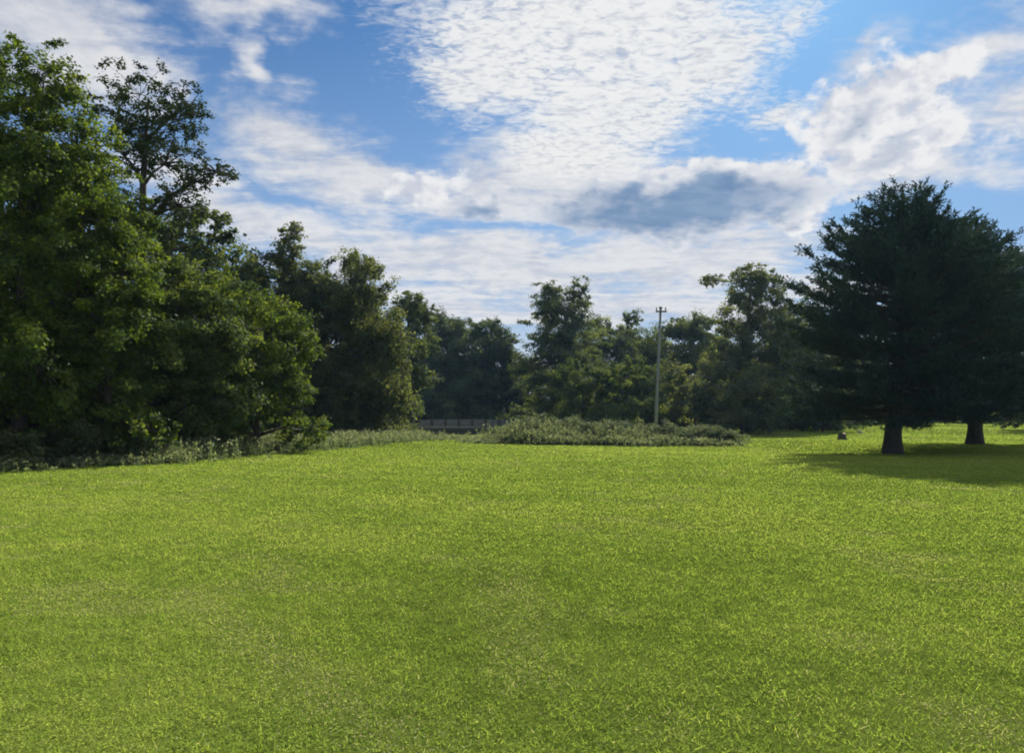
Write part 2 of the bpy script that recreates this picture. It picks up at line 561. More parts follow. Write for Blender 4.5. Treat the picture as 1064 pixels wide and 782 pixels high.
def lawn():
    rng = np.random.default_rng(11)
    n = 1600000
    # density ~ constant to 5 m and then falling with the square of the distance
    d = np.exp(rng.uniform(math.log(2.6), math.log(130), n))
    keep = rng.random(n) < np.clip((d / 6.0) ** 2, 0, 1)
    d = d[keep]
    half = .78 * d + 1.5
    x = rng.uniform(-1, 1, len(d)) * half
    y = d + rng.uniform(-.2, .2, len(d))
    # not into the woods or the creek
    ok = creek_dist(x, y) > 6.5
    x, y, d = x[ok], y[ok], d[ok]
    n = len(x)
    z = terrain(x, y)
    k = np.clip(d / 6.0, 1, 16) ** .76
    clump = vnoise(x, y, .13, 1) * .6 + vnoise(x, y, .05, 2) * .4
    area = vnoise(x, y, .55, 3) * .5 + vnoise(x, y, 1.9, 4) * .5
    wide = vnoise(x, y, 6.0, 5)
    wear = np.exp(-(np.abs((x + 2.3) * .80 + (y - 6.15) * .60) / .22) ** 2) * (y < 7.2) * .8
    wear = np.maximum(wear, np.clip((vnoise(x, y, .8, 7) - .70) * 4, 0, 1) * .7)
    streak = vnoise(x * .25 + y * .06, y + x * .35, 1.1, 8) - .5
    broad = rng.random(n) < .45 + .5 * clump
    h = rng.uniform(.012, .034, n) * (.5 + 1.0 * clump) * (1 - .5 * wear) * k ** .25
    wd = rng.uniform(.0022, .0042, n) * k
    lean = rng.normal(0, .8, (n, 2)) * h[:, None]
    ang = rng.uniform(0, math.pi, n)
    q = np.empty((n, 4, 3))
    sx, sy = np.cos(ang) * wd, np.sin(ang) * wd
    q[:, 0] = np.stack([x - sx, y - sy, z - .004], 1)
    q[:, 1] = np.stack([x + sx, y + sy, z - .004], 1)
    q[:, 2] = np.stack([x + sx * .35 + lean[:, 0], y + sy * .35 + lean[:, 1], z + h], 1)
    q[:, 3] = np.stack([x - sx * .35 + lean[:, 0], y - sy * .35 + lean[:, 1], z + h], 1)
    nb = int(broad.sum())
    nrm = unit(np.concatenate([rng.normal(0, .42, (nb, 2)), np.ones((nb, 1))], 1))
    size = rng.uniform(.007, .019, nb) * k[broad]
    c = np.stack([x[broad], y[broad], z[broad] + h[broad]], 1)
    q[broad] = leaves(rng, c, nrm, size, size * rng.uniform(.6, .95, nb))
    tint = np.clip(.40 + .75 * (clump - .5) + .36 * (area - .5) + .22 * (wide - .5) + .22 * streak + rng.normal(0, .07, n), 0, .8)
    worn = rng.random(n) < .55 * wear
    tint[worn] = rng.uniform(.85, 1.0, int(worn.sum()))
    dry = rng.random(n) < .02
    tint[dry] = 1.0
    me = quads_mesh('grass', q, tint)
    return tag(link('grass', me, M['grass']), kind='stuff', label='short mown green lawn grass across the open field', cat='grass')


lawn()

# ------------------------------------------------------------------ broadleaf trees


def broad_tree(name, label, cat, base_px, dist, lobes, mat='broad', leaf=.13, cover=4.0, seed=1, clump=.30, trunk_r=None,
               bark='bark', group=None, droop=0.0, depth=1.0, stems=1, gap=0.0, swell=1.16, skirt=True):
    """lobes: the masses of the crown as (px, py, rx, ry) of the photograph, given depth and distance here"""
    rng = np.random.default_rng(seed)
    bx = (base_px - 532) / F * dist
    bz = float(terrain(bx, dist))
    root = empty(name, (bx, dist, bz))
    tag(root, label, cat, group)
    s = dist / F
    if dist > 58:
        swell *= 1.1; cover *= 1.2
    L = []
    for i, (px, py, rx, ry) in enumerate(lobes):
        p = np.array(at(px, py, dist)) - np.array((bx, dist, bz))
        rx_, rz_ = rx * s * swell, ry * s * swell
        p[1] = rng.uniform(-.5, .5) * rx_ * depth
        L.append((p, rx_, rz_))
    if skirt and stems == 1:
        lo = min(p[2] - rz for p, rx, rz in L)
        xs_ = [p[0] - .7 * rx for p, rx, rz in L] + [p[0] + .7 * rx for p, rx, rz in L]
        x0, x1 = min(xs_) * .85, max(xs_) * .85
        if lo > .5:
            hz = (lo + 1.2) / 2
            for t in np.linspace(0, 1, 2 if x1 - x0 < 4 else 3):
                L.append((np.array((x0 + (x1 - x0) * t, rng.uniform(-.8, .8), hz)), max(1.2, (x1 - x0) * .30), max(.7, hz * .85)))
    height = max(p[2] + rz * .6 for p, rx, rz in L)
    tr = trunk_r or max(.10, height * .018)
    # trunk
    tb = lb = MB()
    topz = max(p[2] for p, _, _ in L)
    top = max(L, key=lambda l: l[2] * .5 + l[0][2])[0]
    stems_paths = []
    for k in range(stems):
        off = rng.normal(0, tr * 1.6, 2) if stems > 1 else np.zeros(2)
        end = np.array((top[0] * .8 + off[0] * 6, top[1] * .5 + off[1] * 4, topz))
        path, rad = [], []
        for i in range(9):
            t = i / 8
            wob = np.array((math.sin(t * 5 + seed + k), math.cos(t * 4 + seed), 0)) * tr * .8 * t
            p = np.array((off[0], off[1], -.12)) * (1 - t) + end * t ** 1.0 * np.array((t, t, 1)) * 1.0 + wob
            path.append(p)
            rad.append(tr * (1.45 - .45 * min(1, t * 8)) * (1 - t) ** .7 + tr * .10)
        tb.tube(path, rad, 9)
        stems_paths.append((path, rad))
    cs, ns, rs, tt = [], [], [], []
    for i, (p, rx, rz) in enumerate(L):
        path, rad = stems_paths[i % stems]
        # limb from the trunk into this mass
        hz = max(.8, p[2] - rz * .3 - .55 * abs(p[0] - path[4][0]))
        j = min(range(9), key=lambda a: abs(path[a][2] - hz))
        a = path[j]
        r0 = rad[j] * .62
        midp = (a + p) / 2 + np.array((0, 0, .12 * np.linalg.norm(p - a)))
        lb.tube([a, midp, p], [r0, r0 * .62, r0 * .3 + .01], 6)
        nc = max(8, int(17 * (1 + rng.random() * .4) / (clump / .42) ** 2 * (.6 if gap else 1)))
        dirs = unit(rng.normal(size=(nc, 3)))
        rr = rng.uniform(.30, 1.0, nc) ** .6 * rng.uniform(.85, 1.22, nc)
        cen = p + dirs * rr[:, None] * np.array((rx, rx * depth, rz))
        for c in cen[:: 1]:
            if rng.random() < .45:
                lb.tube([p, (p + c) / 2 + np.array((0, 0, .06 * rx)), c], [r0 * .3 + .008, r0 * .2 + .006, .006], 4)
        nl = int(cover * 1.3 * math.pi * rx * rz / (leaf * leaf * .33))
        per = max(8, nl // nc)
        for c, dr in zip(cen, dirs):
            if rng.random() < gap:
                continue
            cr = clump * (rx * rz) ** .5 * rng.uniform(.65, 1.35)
            o = rng.normal(size=(per, 3))
            o = unit(o) * (rng.random((per, 1)) ** .55) * cr
            e = unit(dr * np.array((1, 1, .35)) + rng.normal(0, .5, 3) + np.array((0, 0, -.12)))
            o = o * np.array((.72, .72, .50)) + e * rng.uniform(-1.1, 1.1, (per, 1)) * cr
            if droop:
                o[:, 2] -= droop * rng.random(per) ** 2 * cr * 2.2
                o[:, :2] *= .75
            cs.append(c + o)
            nn = unit(o / cr * .6 + dr * .35 + np.array((0, 0, .75)) + rng.normal(0, .55, (per, 3)))
            ns.append(nn)
            tt.append(np.clip(rng.normal(.45, .19) + rng.normal(0, .14, per) + .12 * (o[:, 2] / cr), 0, 1))
    C, Nn, T = np.concatenate(cs), np.concatenate(ns), np.concatenate(tt)
    ok = C[:, 2] > .15
    C, Nn, T = C[ok], Nn[ok], T[ok]
    l = leaf * rng.uniform(.65, 1.3, len(C))
    ax = None
    if droop:
        ax = rng.normal(0, .5, (len(C), 3)) + np.array((0, 0, -1.0))
    q = leaves(rng, C, Nn, l, l * rng.uniform(.5, .8, len(C)), ax)
    tb.build('trunk', M[bark], root)
    link('crown', quads_mesh('crown', q, T), M[mat], root)
    return root


# left edge of the field, nearest first
broad_tree('broadleaf_tree', 'tall bright green leafy tree at the left edge of the picture', 'tree', 22, 25,
           [(-10, 112, 72, 50), (42, 88, 42, 34), (72, 152, 42, 40), (10, 160, 60, 34), (50, 195, 50, 34), (20, 205, 85, 60), (78, 225, 50, 45), (-5, 290, 95, 60), (70, 305, 60, 48),
            (-20, 370, 90, 55), (48, 385, 50, 40), (5, 440, 60, 30)], 'sunny', .13, 3.3, 3, .27)
broad_tree('open_crowned_tree', 'tall airy tree with thin dark crown and side bough reaching over sky', 'tree', 152, 31,
           [(150, 102, 44, 26), (115, 112, 28, 30), (188, 128, 32, 30), (158, 140, 34, 26), (195, 108, 14, 16), (132, 165, 34, 28), (172, 172, 36, 26), (226, 180, 22, 15),
            (205, 190, 16, 12), (185, 214, 30, 20), (178, 242, 26, 16), (150, 225, 30, 26), (165, 275, 36, 24)], 'sparse', .13, 1.55, 8, .24, bark='bark', gap=.18, swell=1.16)
broad_tree('broadleaf_tree', 'yellow-green leafy tree in front of the airy dark-crowned tree', 'tree', 112, 26.5,
           [(100, 205, 34, 30), (128, 238, 30, 34), (88, 255, 48, 40), (132, 285, 34, 38), (75, 320, 52, 44), (115, 345, 46, 40), (95, 400, 50, 36)],
           'sunny', .13, 3.6, 5, .27)
broad_tree('broadleaf_tree', 'broad dark green rounded tree above the left weeds', 'tree', 190, 30,
           [(185, 300, 44, 28), (165, 350, 66, 48), (212, 340, 44, 42), (150, 415, 66, 42), (212, 410, 50, 40)], 'broad', .13, 3.8, 6, .28)
broad_tree('broadleaf_tree', 'sunlit yellow-green tree with boughs reaching out over the field edge', 'tree', 268, 34,
           [(248, 312, 34, 24), (275, 345, 44, 34), (305, 362, 22, 18), (258, 395, 50, 34), (292, 402, 30, 26), (245, 425, 36, 24)], 'sunny', .135, 3.8, 7, .27)
broad_tree('broadleaf_tree', 'dark tree with a small round topknot rising over its crown', 'tree', 300, 50,
           [(301, 242, 12, 12), (300, 262, 14, 14), (272, 278, 30, 18), (320, 288, 34, 22), (256, 290, 22, 16), (325, 315, 40, 34), (285, 320, 50, 38)], 'dull', .16, 3.8, 9, .28)
broad_tree('weeping_tree', 'olive weeping tree with drooping hanging foliage right of the topknot tree', 'tree', 374, 52,
           [(372, 270, 15, 14), (376, 294, 28, 24), (346, 312, 32, 32), (394, 332, 28, 30), (366, 365, 42, 40), (402, 386, 24, 36), (350, 400, 38, 34), (345, 432, 30, 20), (384, 428, 28, 22), (366, 330, 30, 30)],
           'dull', .17, 4.4, 10, .34, droop=.55, swell=1.2, skirt=False)
broad_tree('broadleaf_tree', 'dark round tree just right of the weeping tree', 'tree', 428, 68,
           [(424, 314, 14, 10), (436, 324, 14, 11), (424, 345, 24, 26), (426, 378, 20, 32), (422, 410, 18, 24)], 'far', .21, 4.2, 12, .29, skirt=False, swell=1.05)
broad_tree('broadleaf_tree', 'shaded dark tree behind the left end of the concrete bridge', 'tree', 474, 100,
           [(456, 338, 18, 12), (474, 344, 22, 14), (482, 368, 30, 28), (455, 375, 26, 26), (470, 405, 34, 30)], 'far', .26, 4.2, 13, .29)
broad_tree('broadleaf_tree', 'shaded dark tree behind the right end of the concrete bridge', 'tree', 514, 98,
           [(506, 346, 16, 12), (522, 356, 12, 12), (502, 370, 28, 28), (522, 384, 16, 24), (515, 408, 26, 28)], 'far', .26, 4.2, 14, .29)
broad_tree('broadleaf_tree', 'low far tree in the dip of the treeline under open sky', 'tree', 548, 104,
           [(546, 382, 16, 12), (540, 404, 20, 20), (556, 410, 22, 22)], 'far', .28, 4.2, 15, .30)
broad_tree('cottonwood_tree', 'tall dark cottonwood with forked upright crown right of the treeline dip', 'tree', 582, 84,
           [(566, 312, 11, 18), (582, 318, 14, 20), (603, 308, 9, 16), (580, 342, 28, 24), (594, 362, 24, 20), (570, 378, 26, 26), (585, 405, 30, 26)],
           'far', .22, 3.6, 16, .27)
broad_tree('broadleaf_tree', 'green rounded tree between the cottonwood and the thin-topped tree', 'tree', 627, 96,
           [(622, 350, 22, 16), (632, 374, 30, 26), (625, 405, 30, 26)], 'far', .25, 4.0, 17, .29)
broad_tree('broadleaf_tree', 'slender far tree with small tuft top left of the utility pole', 'tree', 656, 104,
           [(657, 331, 8, 8), (653, 350, 16, 10), (657, 376, 20, 24)], 'far', .26, 4.0, 18, .30)
broad_tree('broadleaf_tree', 'low dark tree directly behind the utility pole', 'tree', 684, 98,
           [(676, 362, 18, 16), (690, 385, 24, 24), (680, 410, 28, 24)], 'far', .26, 4.0, 19, .29)
broad_tree('broadleaf_tree', 'flat-topped dark tree right of the utility pole', 'tree', 714, 92,
           [(704, 342, 14, 9), (722, 338, 14, 9), (716, 362, 28, 24), (712, 395, 30, 28)], 'far', .25, 4.0, 20, .29)
broad_tree('broadleaf_tree', 'tall pale green tree with a bough sticking out left at its top', 'tree', 778, 74,
           [(782, 284, 13, 10), (798, 298, 17, 13), (742, 291, 11, 5), (772, 305, 17, 17), (802, 328, 24, 24), (770, 342, 22, 26), (792, 372, 34, 34),
            (762, 388, 26, 30), (815, 360, 18, 26)], 'dull', .21, 3.4, 21, .27, bark='pale_bark')
broad_tree('small_tree', 'low sunlit-topped tree at the foot of the cottonwood', 'tree', 606, 70,
           [(606, 394, 28, 16), (598, 420, 34, 22)], 'broad', .20, 4.4, 22, .29)
broad_tree('small_tree', 'low sunlit-topped tree just left of the utility pole', 'tree', 652, 70,
           [(648, 392, 28, 14), (655, 418, 32, 22)], 'broad', .20, 4.4, 23, .29)
broad_tree('small_tree', 'low tree just right of the utility pole with pale top', 'tree', 722, 71,
           [(720, 392, 28, 16), (725, 420, 34, 22)], 'dull', .20, 4.4, 24, .29)
broad_tree('small_tree', 'low shaded tree in front of the tall pale green tree', 'tree', 770, 66,
           [(765, 412, 32, 22), (775, 432, 34, 14)], 'dull', .19, 4.4, 25, .29)
broad_tree('broadleaf_tree', 'dark tree close behind the left boughs of the evergreen', 'tree', 834, 80,
           [(836, 352, 24, 28), (828, 395, 34, 34)], 'far', .23, 4.0, 26, .29)
broad_tree('broadleaf_tree', 'green tree showing past the evergreens at the right edge of the picture', 'tree', 1075, 72,
           [(1066, 300, 20, 20), (1072, 345, 30, 40), (1070, 400, 34, 30)], 'far', .21, 4.0, 27, .29)

# woodland behind: a few originals, copied
proto = {}


def copy_tree(src, x, y, rz, sc, label, group):
    o = src.copy()
    COL.objects.link(o)
    o.location = (x, y, float(terrain(x, y)))
    o.rotation_euler = (0, 0, rz)
    o.scale = sc
    tag(o, label, None, group)
    for ch in src.children:
        c = ch.copy()
        COL.objects.link(c)
        c.parent = o
    return o


rr = random.Random(5)
WOOD = [
    ('dark woodland tree deep behind the left edge trees', 'woodland trees behind the left edge',
     [(-22, 64, 12), (-20, 46, 13), (-27, 42, 14), (-33, 36, 14), (-19, 55, 11), (-26, 60, 13), (-38, 48, 14), (-40, 32, 13), (-30, 55, 12), (-18, 70, 11)]),
    ('far woodland tree in the belt closing off the field behind the nearer treeline', 'woodland trees far behind the field',
     [(-30, 105, 13), (-18, 110, 12), (-8, 112, 10), (0, 108, 8), (8, 108, 9.5), (17, 106, 12), (26, 104, 12), (36, 102, 13), (-42, 95, 13), (46, 108, 12)]),
    ('distant woodland tree seen under the boughs of the evergreens', 'distant trees past the evergreens',
     [(38, 112, 8), (46, 118, 9), (55, 116, 9), (64, 112, 9), (73, 116, 10), (83, 108, 10), (94, 112, 10), (58, 132, 11), (70, 134, 11), (104, 106, 11)]),
]
first = None
for label, group, spots in WOOD:
    for x, y, h in spots:
        if first is None:
            s = 800 / 60
            first = broad_tree('woodland_tree', label, 'tree', 532, 60,
                               [(532, 452 - 10.2 * s, 1.6 * s, 1.2 * s), (532 - 1.4 * s, 452 - 8.5 * s, 2.0 * s, 1.5 * s), (532 + 1.6 * s, 452 - 7.8 * s, 2.0 * s, 1.6 * s),
                                (532, 452 - 6.0 * s, 3.0 * s, 1.9 * s), (532 - 2 * s, 452 - 4 * s, 2.2 * s, 1.6 * s), (532 + 2 * s, 452 - 3.6 * s, 2.3 * s, 1.7 * s), (532, 452 - 1.8 * s, 2.6 * s, 1.5 * s)],
                               'far', .26, 3.6, 41, .38, group=group)
            first.location = (x, y, float(terrain(x, y)))
            first.scale = (h / 11.5,) * 3
        else:
            k = h / 11.5
            copy_tree(first, x, y, rr.uniform(0, 6.28), (k * rr.uniform(.9, 1.15), k * rr.uniform(.9, 1.15), k * rr.uniform(.92, 1.06)), label, group)

# understory at the foot of the far trees
first_bush = None
for x, y, h in [(-30, 84, 3.6), (-24, 90, 4), (-18, 96, 4.2), (-12, 98, 3.6), (-6, 100, 4), (0, 99, 3.4), (5, 96, 4), (11, 92, 3.8), (3, 80, 2.6), (9, 77, 3.2),
                (14, 88, 3.6), (20, 90, 4), (14, 74, 2.8), (19, 76, 3.2), (26, 86, 4), (24, 74, 3.2), (31, 82, 3.6), (29, 72, 3.0), (37, 88, 3.8), (-3, 92, 3.0), (-9, 90, 4), (-14, 88, 4.2), (-20, 82, 3.8), (1, 90, 4.4), (6, 86, 4.2), (-7, 97, 5), (-5.5, 104, 5.6), (-9, 103, 5.4), (-11, 94, 4.6)]:
    lab, grp = 'shaded bush in the understory at the foot of the far treeline', 'understory bushes under the far treeline'
    if first_bush is None:
        q = F / 60
        first_bush = broad_tree('bush', lab, 'bush', 532, 60, [(532, 452 - 2.4 * q, 1.4 * q, .9 * q), (532 - 1.7 * q, 452 - 1.7 * q, 1.3 * q, .9 * q), (532 + 1.7 * q, 452 - 1.6 * q, 1.4 * q, .9 * q),
                                (532, 452 - 1 * q, 2.4 * q, .8 * q)], 'far', .25, 3.6, 88, .42, .05, stems=4, group=grp)
        first_bush.location = (x, y, float(terrain(x, y))); first_bush.scale = (h / 3.2,) * 3
    else:
        k = h / 3.2
        copy_tree(first_bush, x, y, rr.uniform(0, 6.28), (k * rr.uniform(.9, 1.3), k, k), lab, grp)

for x, y, h in [(40, 104, 3.2), (46, 108, 3.6), (52, 104, 3.0), (58, 109, 3.8), (65, 105, 3.3), (71, 108, 3.6), (78, 103, 3.4), (85, 101, 3.6), (92, 104, 3.8), (49, 112, 4), (62, 114, 4), (75, 113, 4), (88, 110, 4)]:
    k = h / 3.2
    copy_tree(first_bush, x, y, rr.uniform(0, 6.28), (k * rr.uniform(1, 1.5), k, k), 'distant bush closing the view under the boughs of the evergreens', 'distant bushes past the evergreens')

# ------------------------------------------------------------------ evergreens


def evergreen(label, px, dist, top_px, top_py, wide_px, seed, low_py=418, see_through=None):
    rng = np.random.default_rng(seed)
    bx = (px - 532) / F * dist
    bz = float(terrain(bx, dist))
    root = empty('evergreen_tree', (bx, dist, bz))
    tag(root, label, 'tree', None)
    t = at(top_px, top_py, dist)
    H = t[2] - bz - 1.0
    lean = t[0] - bx
    R = wide_px * dist / F
    tr = .36
    tb = lb = MB()
    path, rad = [], []
    for i in range(20):
        u = (i / 19) ** 1.35
        path.append((lean * u ** 1.5 + .12 * math.sin(u * 7 + seed), .1 * math.cos(u * 5), -.15 + (H + .1) * u))
        rad.append(tr * (1 + .42 * max(0, 1 - u * 10) ** 1.5) * (1 - u) ** .7 + .015)
    tb.tube(path, rad, 14)
    cs, ns, ax, ln = [], [], [], []
    z = 1.95
    tier = 0
    while z < H - .15:
        u = (z - 1.4) / (H - 1.4)
        # crown profile: widest a third of the way up, rounded shoulders
        prof = R * .92 * min(1.0, max(0.0, (1 - u) / .50) ** .84)
        nb = int(12 + 5 * (1 - u))
        if u > .85:
            nb = 6
        for k in range(nb):
            a = 2 * math.pi * (k + rng.random() * .8) / nb + tier * 1.3
            ln_ = prof * rng.uniform(.80, 1.08) + .25
            slope = -.24 + .62 * u + .35 * max(0, u - .8) / .2 + rng.uniform(-.12, .14)
            zi = z + rng.uniform(-.25, .25)
            uu = zi / H
            org = np.array((lean * max(0, uu) ** 1.5 , 0, zi))
            d = np.array((math.cos(a), math.sin(a), 0))
            pts = []
            for i in range(6):
                q = i / 5
                pts.append(org + d * ln_ * q + np.array((0, 0, slope * ln_ * q + (.26 + .1 * u) * ln_ * q * q * .8)) + rng.normal(0, .03, 3) * q)
            r0 = .03 + .022 * ln_ * .6
            lb.tube(pts, [r0 * (1 - .85 * i / 5) for i in range(6)], 5)
            # twigs with needles along the outer two thirds
            nt = int(9 + ln_ * 9.5)
            if rng.random() < .10:
                continue
            for j in range(nt):
                q = rng.uniform(.18, 1.0) ** .8
                f = q * 5
                i0 = min(4, int(f))
                p0 = pts[i0] + (pts[i0 + 1] - pts[i0]) * (f - i0)
                sd = rng.choice((-1, 1))
                tang = unit(pts[i0 + 1] - pts[i0])
                sidev = np.array((-d[1], d[0], 0)) * sd
                tw = unit(tang * rng.uniform(.5, 1.1) + sidev * rng.uniform(.2, 1.0) + np.array((0, 0, rng.uniform(-.25, .6))))
                tl = rng.uniform(.35, .85) * (1 - .55 * q) * (.5 + .22 * ln_) + .2
                m = int(9 + tl * 16)
                s = rng.random((m, 1))
                c = p0 + tw * tl * s
                spread = unit(tw * .9 + rng.normal(0, .62, (m, 3)))
                L_ = rng.uniform(.11, .22, m)
                c = c + spread * L_[:, None] * .5
                cs.append(c); ax.append(spread); ln.append(L_)
                ns.append(unit(rng.normal(size=(m, 3)) + np.array((0, 0, .4))))
        z += .38 + .22 * (1 - u)
        tier += 1
    C, A, Nn, Ll = np.concatenate(cs), np.concatenate(ax), np.concatenate(ns), np.concatenate(ln)
    ok = C[:, 2] > 1.05
    C, A, Nn, Ll = C[ok], A[ok], Nn[ok], Ll[ok]
    # upright leader sprays at the very top
    Nn = unit(Nn - (Nn * A).sum(1, keepdims=True) * A)
    q = leaves(rng, C, Nn, Ll, Ll * rng.uniform(.22, .36, len(C)), A)
    tint = np.clip(rng.normal(.42, .2, len(C)), 0, 1)
    tb.build('trunk', M['dark_bark'], root)
    link('crown', quads_mesh('crown', q, tint), M['needle'], root)
    return root


evergreen('tall dark evergreen with bare trunk standing on the lawn, its top the highest', 930, 34, 942, 186, 112, 61)
evergreen('dark evergreen standing behind the taller evergreen and farther right', 1014, 41, 1000, 226, 93, 62)

# ------------------------------------------------------------------ shrubs and weeds


def shrub(label, px, dist, w_px, top_py, seed, mat='shrub', group=None, leaf=.10, name='shrub'):
    base_py = 432 + CAMZ * F / dist
    h = base_py - top_py
    r_ = random.Random(seed)
    lob = [(px + r_.uniform(-.4, .4) * w_px, top_py + h * r_.uniform(.3, .75), w_px * r_.uniform(.14, .30), h * r_.uniform(.22, .36)) for _ in range(6)]
    lob += [(px, top_py + h * .40, w_px * .38, h * .40), (px - w_px * .3, top_py + h * .6, w_px * .30, h * .38), (px + w_px * .3, top_py + h * .58, w_px * .3, h * .38)]
    return broad_tree(name, label, 'shrub', px, dist, lob, mat, leaf, 3.0, seed, .62, .03, stems=4, group=group)


G = 'shrubs in the overgrown mound in mid field'
for i, (px, d, w_, ty, lab) in enumerate([
        (538, 47, 30, 443, 'grey-green shrub at the left tip of the overgrown mound'),
        (556, 46.5, 46, 433, 'tallest grey-green shrub in the left half of the overgrown mound'),
        (590, 47, 48, 435, 'bushy grey-green shrub right of the tallest mound shrub'),
        (622, 46.5, 46, 438, 'grey-green shrub in the middle of the overgrown mound'),
        (655, 47, 42, 438, 'grey shrub directly left of the utility pole foot'),
        (690, 46, 42, 441, 'shrub growing in front of the utility pole foot'),
        (722, 46, 40, 444, 'green shrub between the pole foot and the mound end'),
        (748, 45, 34, 446, 'bright green shrub at the right tip of the overgrown mound')]):
    shrub(lab, px, d, w_, ty, 100 + i, 'shrub', G)
for i, (px, d, w_, ty, lab) in enumerate([
        (8, 23, 70, 448, 'dark low shrub under the tree at the left picture edge'),
        (60, 25, 80, 440, 'dark shrub in deep shade under the bright left trees'),
        (115, 26.5, 80, 436, 'shaded shrub between the left dark trunks'),
        (165, 29, 70, 446, 'dull shrub below the broad dark green tree'),
        (225, 35.5, 56, 450, 'shaded shrub beneath the sunlit yellow-green tree'),
        (285, 40.5, 50, 450, 'dark shrub below the yellow-green boughs near the weeping tree'),
        (340, 51, 50, 444, 'dark shrub at the left foot of the weeping tree'),
        (395, 56, 50, 442, 'shrub at the right foot of the weeping tree'),
        (418, 62, 30, 441, 'shrub on the creek bank beside the bridge end')]):
    shrub(lab, px, d, w_, ty, 130 + i, 'dull', 'shrubs along the left wood edge', .11)


def weeds(name, label, spots, n_per, hmin, hmax, seed, mat='weed'):
    rng = np.random.default_rng(seed)
    qs, ts = [], []
    for (x, y, r, hk) in spots:
        n = n_per
        px = x + rng.normal(0, r, n)
        py = y + rng.normal(0, r * .6, n)
        pz = terrain(px, py)
        h = rng.uniform(hmin, hmax, n) * rng.uniform(.6, 1.25) * hk
        lean = rng.normal(0, .16, (n, 2)) * h[:, None]
        a = rng.uniform(0, math.pi, n)
        w_ = .012 + .006 * h
        q = np.empty((n, 4, 3))
        sx, sy = np.cos(a) * w_, np.sin(a) * w_
        q[:, 0] = np.stack([px - sx, py - sy, pz - .02], 1)
        q[:, 1] = np.stack([px + sx, py + sy, pz - .02], 1)
        q[:, 2] = np.stack([px + lean[:, 0] + sx * .4, py + lean[:, 1] + sy * .4, pz + h], 1)
        q[:, 3] = np.stack([px + lean[:, 0] - sx * .4, py + lean[:, 1] - sy * .4, pz + h], 1)
        qs.append(q); ts.append(np.clip(rng.normal(.45, .2, n), 0, 1))
        k = 7
        u = np.repeat(rng.random((n, 1)), k, 1) * 0 + rng.uniform(.15, 1.0, (n, k))
        cx = px[:, None] + lean[:, :1] * u; cy_ = py[:, None] + lean[:, 1:] * u; cz = pz[:, None] + h[:, None] * u
        c = np.stack([cx, cy_, cz], -1).reshape(-1, 3)
        m = len(c)
        c = c + rng.normal(0, .05, (m, 3))
        nn = unit(rng.normal(0, .6, (m, 3)) + np.array((0, 0, .6)))
        l = rng.uniform(.08, .20, m)
        qs.append(leaves(rng, c, nn, l, l * .4))
        ts.append(np.clip(.35 + .35 * u.ravel() + rng.normal(0, .12, m), 0, .85))
        # pale seed heads
        s = rng.random(n) < .35
        c = np.stack([px + lean[:, 0], py + lean[:, 1], pz + h], 1)[s]
        c = np.repeat(c, 3, 0) + rng.normal(0, .04, (3 * len(c), 3))
        nn = unit(rng.normal(size=c.shape))
        l = rng.uniform(.06, .12, len(c))
        qs.append(leaves(rng, c, nn, l, l * .6)); ts.append(np.full(len(c), 1.0))
    me = quads_mesh(name, np.concatenate(qs), np.concatenate(ts))
    return tag(link(name, me, M[mat]), label, 'weeds', None, 'stuff')


def gp(px, py):
    """where the lawn is seen at a point of the photograph"""
    d = CAMZ * F / (py - 432)
    return ((px - 532) / F * d, d)


edge = [(-60, 492), (0, 488), (50, 487), (100, 485), (150, 482), (190, 476), (230, 471), (270, 468), (310, 466), (350, 462.5), (390, 460), (430, 458.5), (470, 457.5), (505, 457)]
spots = []
for (a, b_), (c, d_) in zip(edge[:-1], edge[1:]):
    for t in (0, .33, .66):
        x, y = gp(a + (c - a) * t, b_ + (d_ - b_) * t)
        hk = .42 if a < 140 else .95 if a < 330 else .8 if a < 410 else .30
        spots.append((x, y + .9 + .5 * math.sin(x * 1.7), .55 + y * .012, hk))
        if a < 410:
            spots.append((x - .6, y + 2.6, .8 + y * .012, hk))
        if 180 < a < 410:
            spots.append((x + .4, y + 4.2, .8 + y * .012, hk * 1.2))
weeds('tall_weeds', 'strip of tall grass and weeds along the left wood edge', spots, 190, .22, .72, 71, 'weed_pale')
spots = []
for px in range(512, 762, 10):
    x, y = gp(px, 461.5)
    jj = math.sin(px * .7) * .5
    hk = max(.3, min(1.0, (px - 500) / 50) * (1.15 - .75 * max(0, (px - 560) / 200)))
    hk *= 1 + .25 * math.sin(px * .13) + .15 * math.sin(px * .31)
    spots.append((x, y + .7 + jj, .5, hk * .6)); spots.append((x, y + 2.0, .8, hk)); spots.append((x, y + 3.4, .9, hk * 1.1))
weeds('tall_weeds', 'tall grey-green weeds wrapped round the mid-field shrub mound', spots, 240, .30, .95, 72, 'weed_pale')

# ------------------------------------------------------------------ bridge, pole and small things
BD = 76.0
bx0, bx1 = (436 - 532) / F * BD, (546 - 532) / F * BD
bridge = empty('bridge', ((bx0 + bx1) / 2, BD, 0))
tag(bridge, 'low grey concrete bridge with panelled parapet in shade of the trees', 'bridge')
bw = bx1 - bx0
mb = MB(); mb.box((0, 2.5, .40), (bw + .6, 5.6, .22), .03); mb.build('deck', M['aged_concrete'], bridge, False)
for gy in (-.18, 1.6, 3.4, 5.1):
    mb = MB()
    mb.box((0, gy, -.10), (bw - .2, .10, .62)); mb.box((0, gy, -.435), (bw - .2, .36, .05)); mb.box((0, gy, .245), (bw - .2, .36, .05))
    mb.build('girder', M['dark_metal'], bridge, False)
mb = MB(); mb.box((0, -.32, .60), (bw + .6, .3, .16), .02); mb.build('curb', M['aged_concrete'], bridge, False)
npan = 8
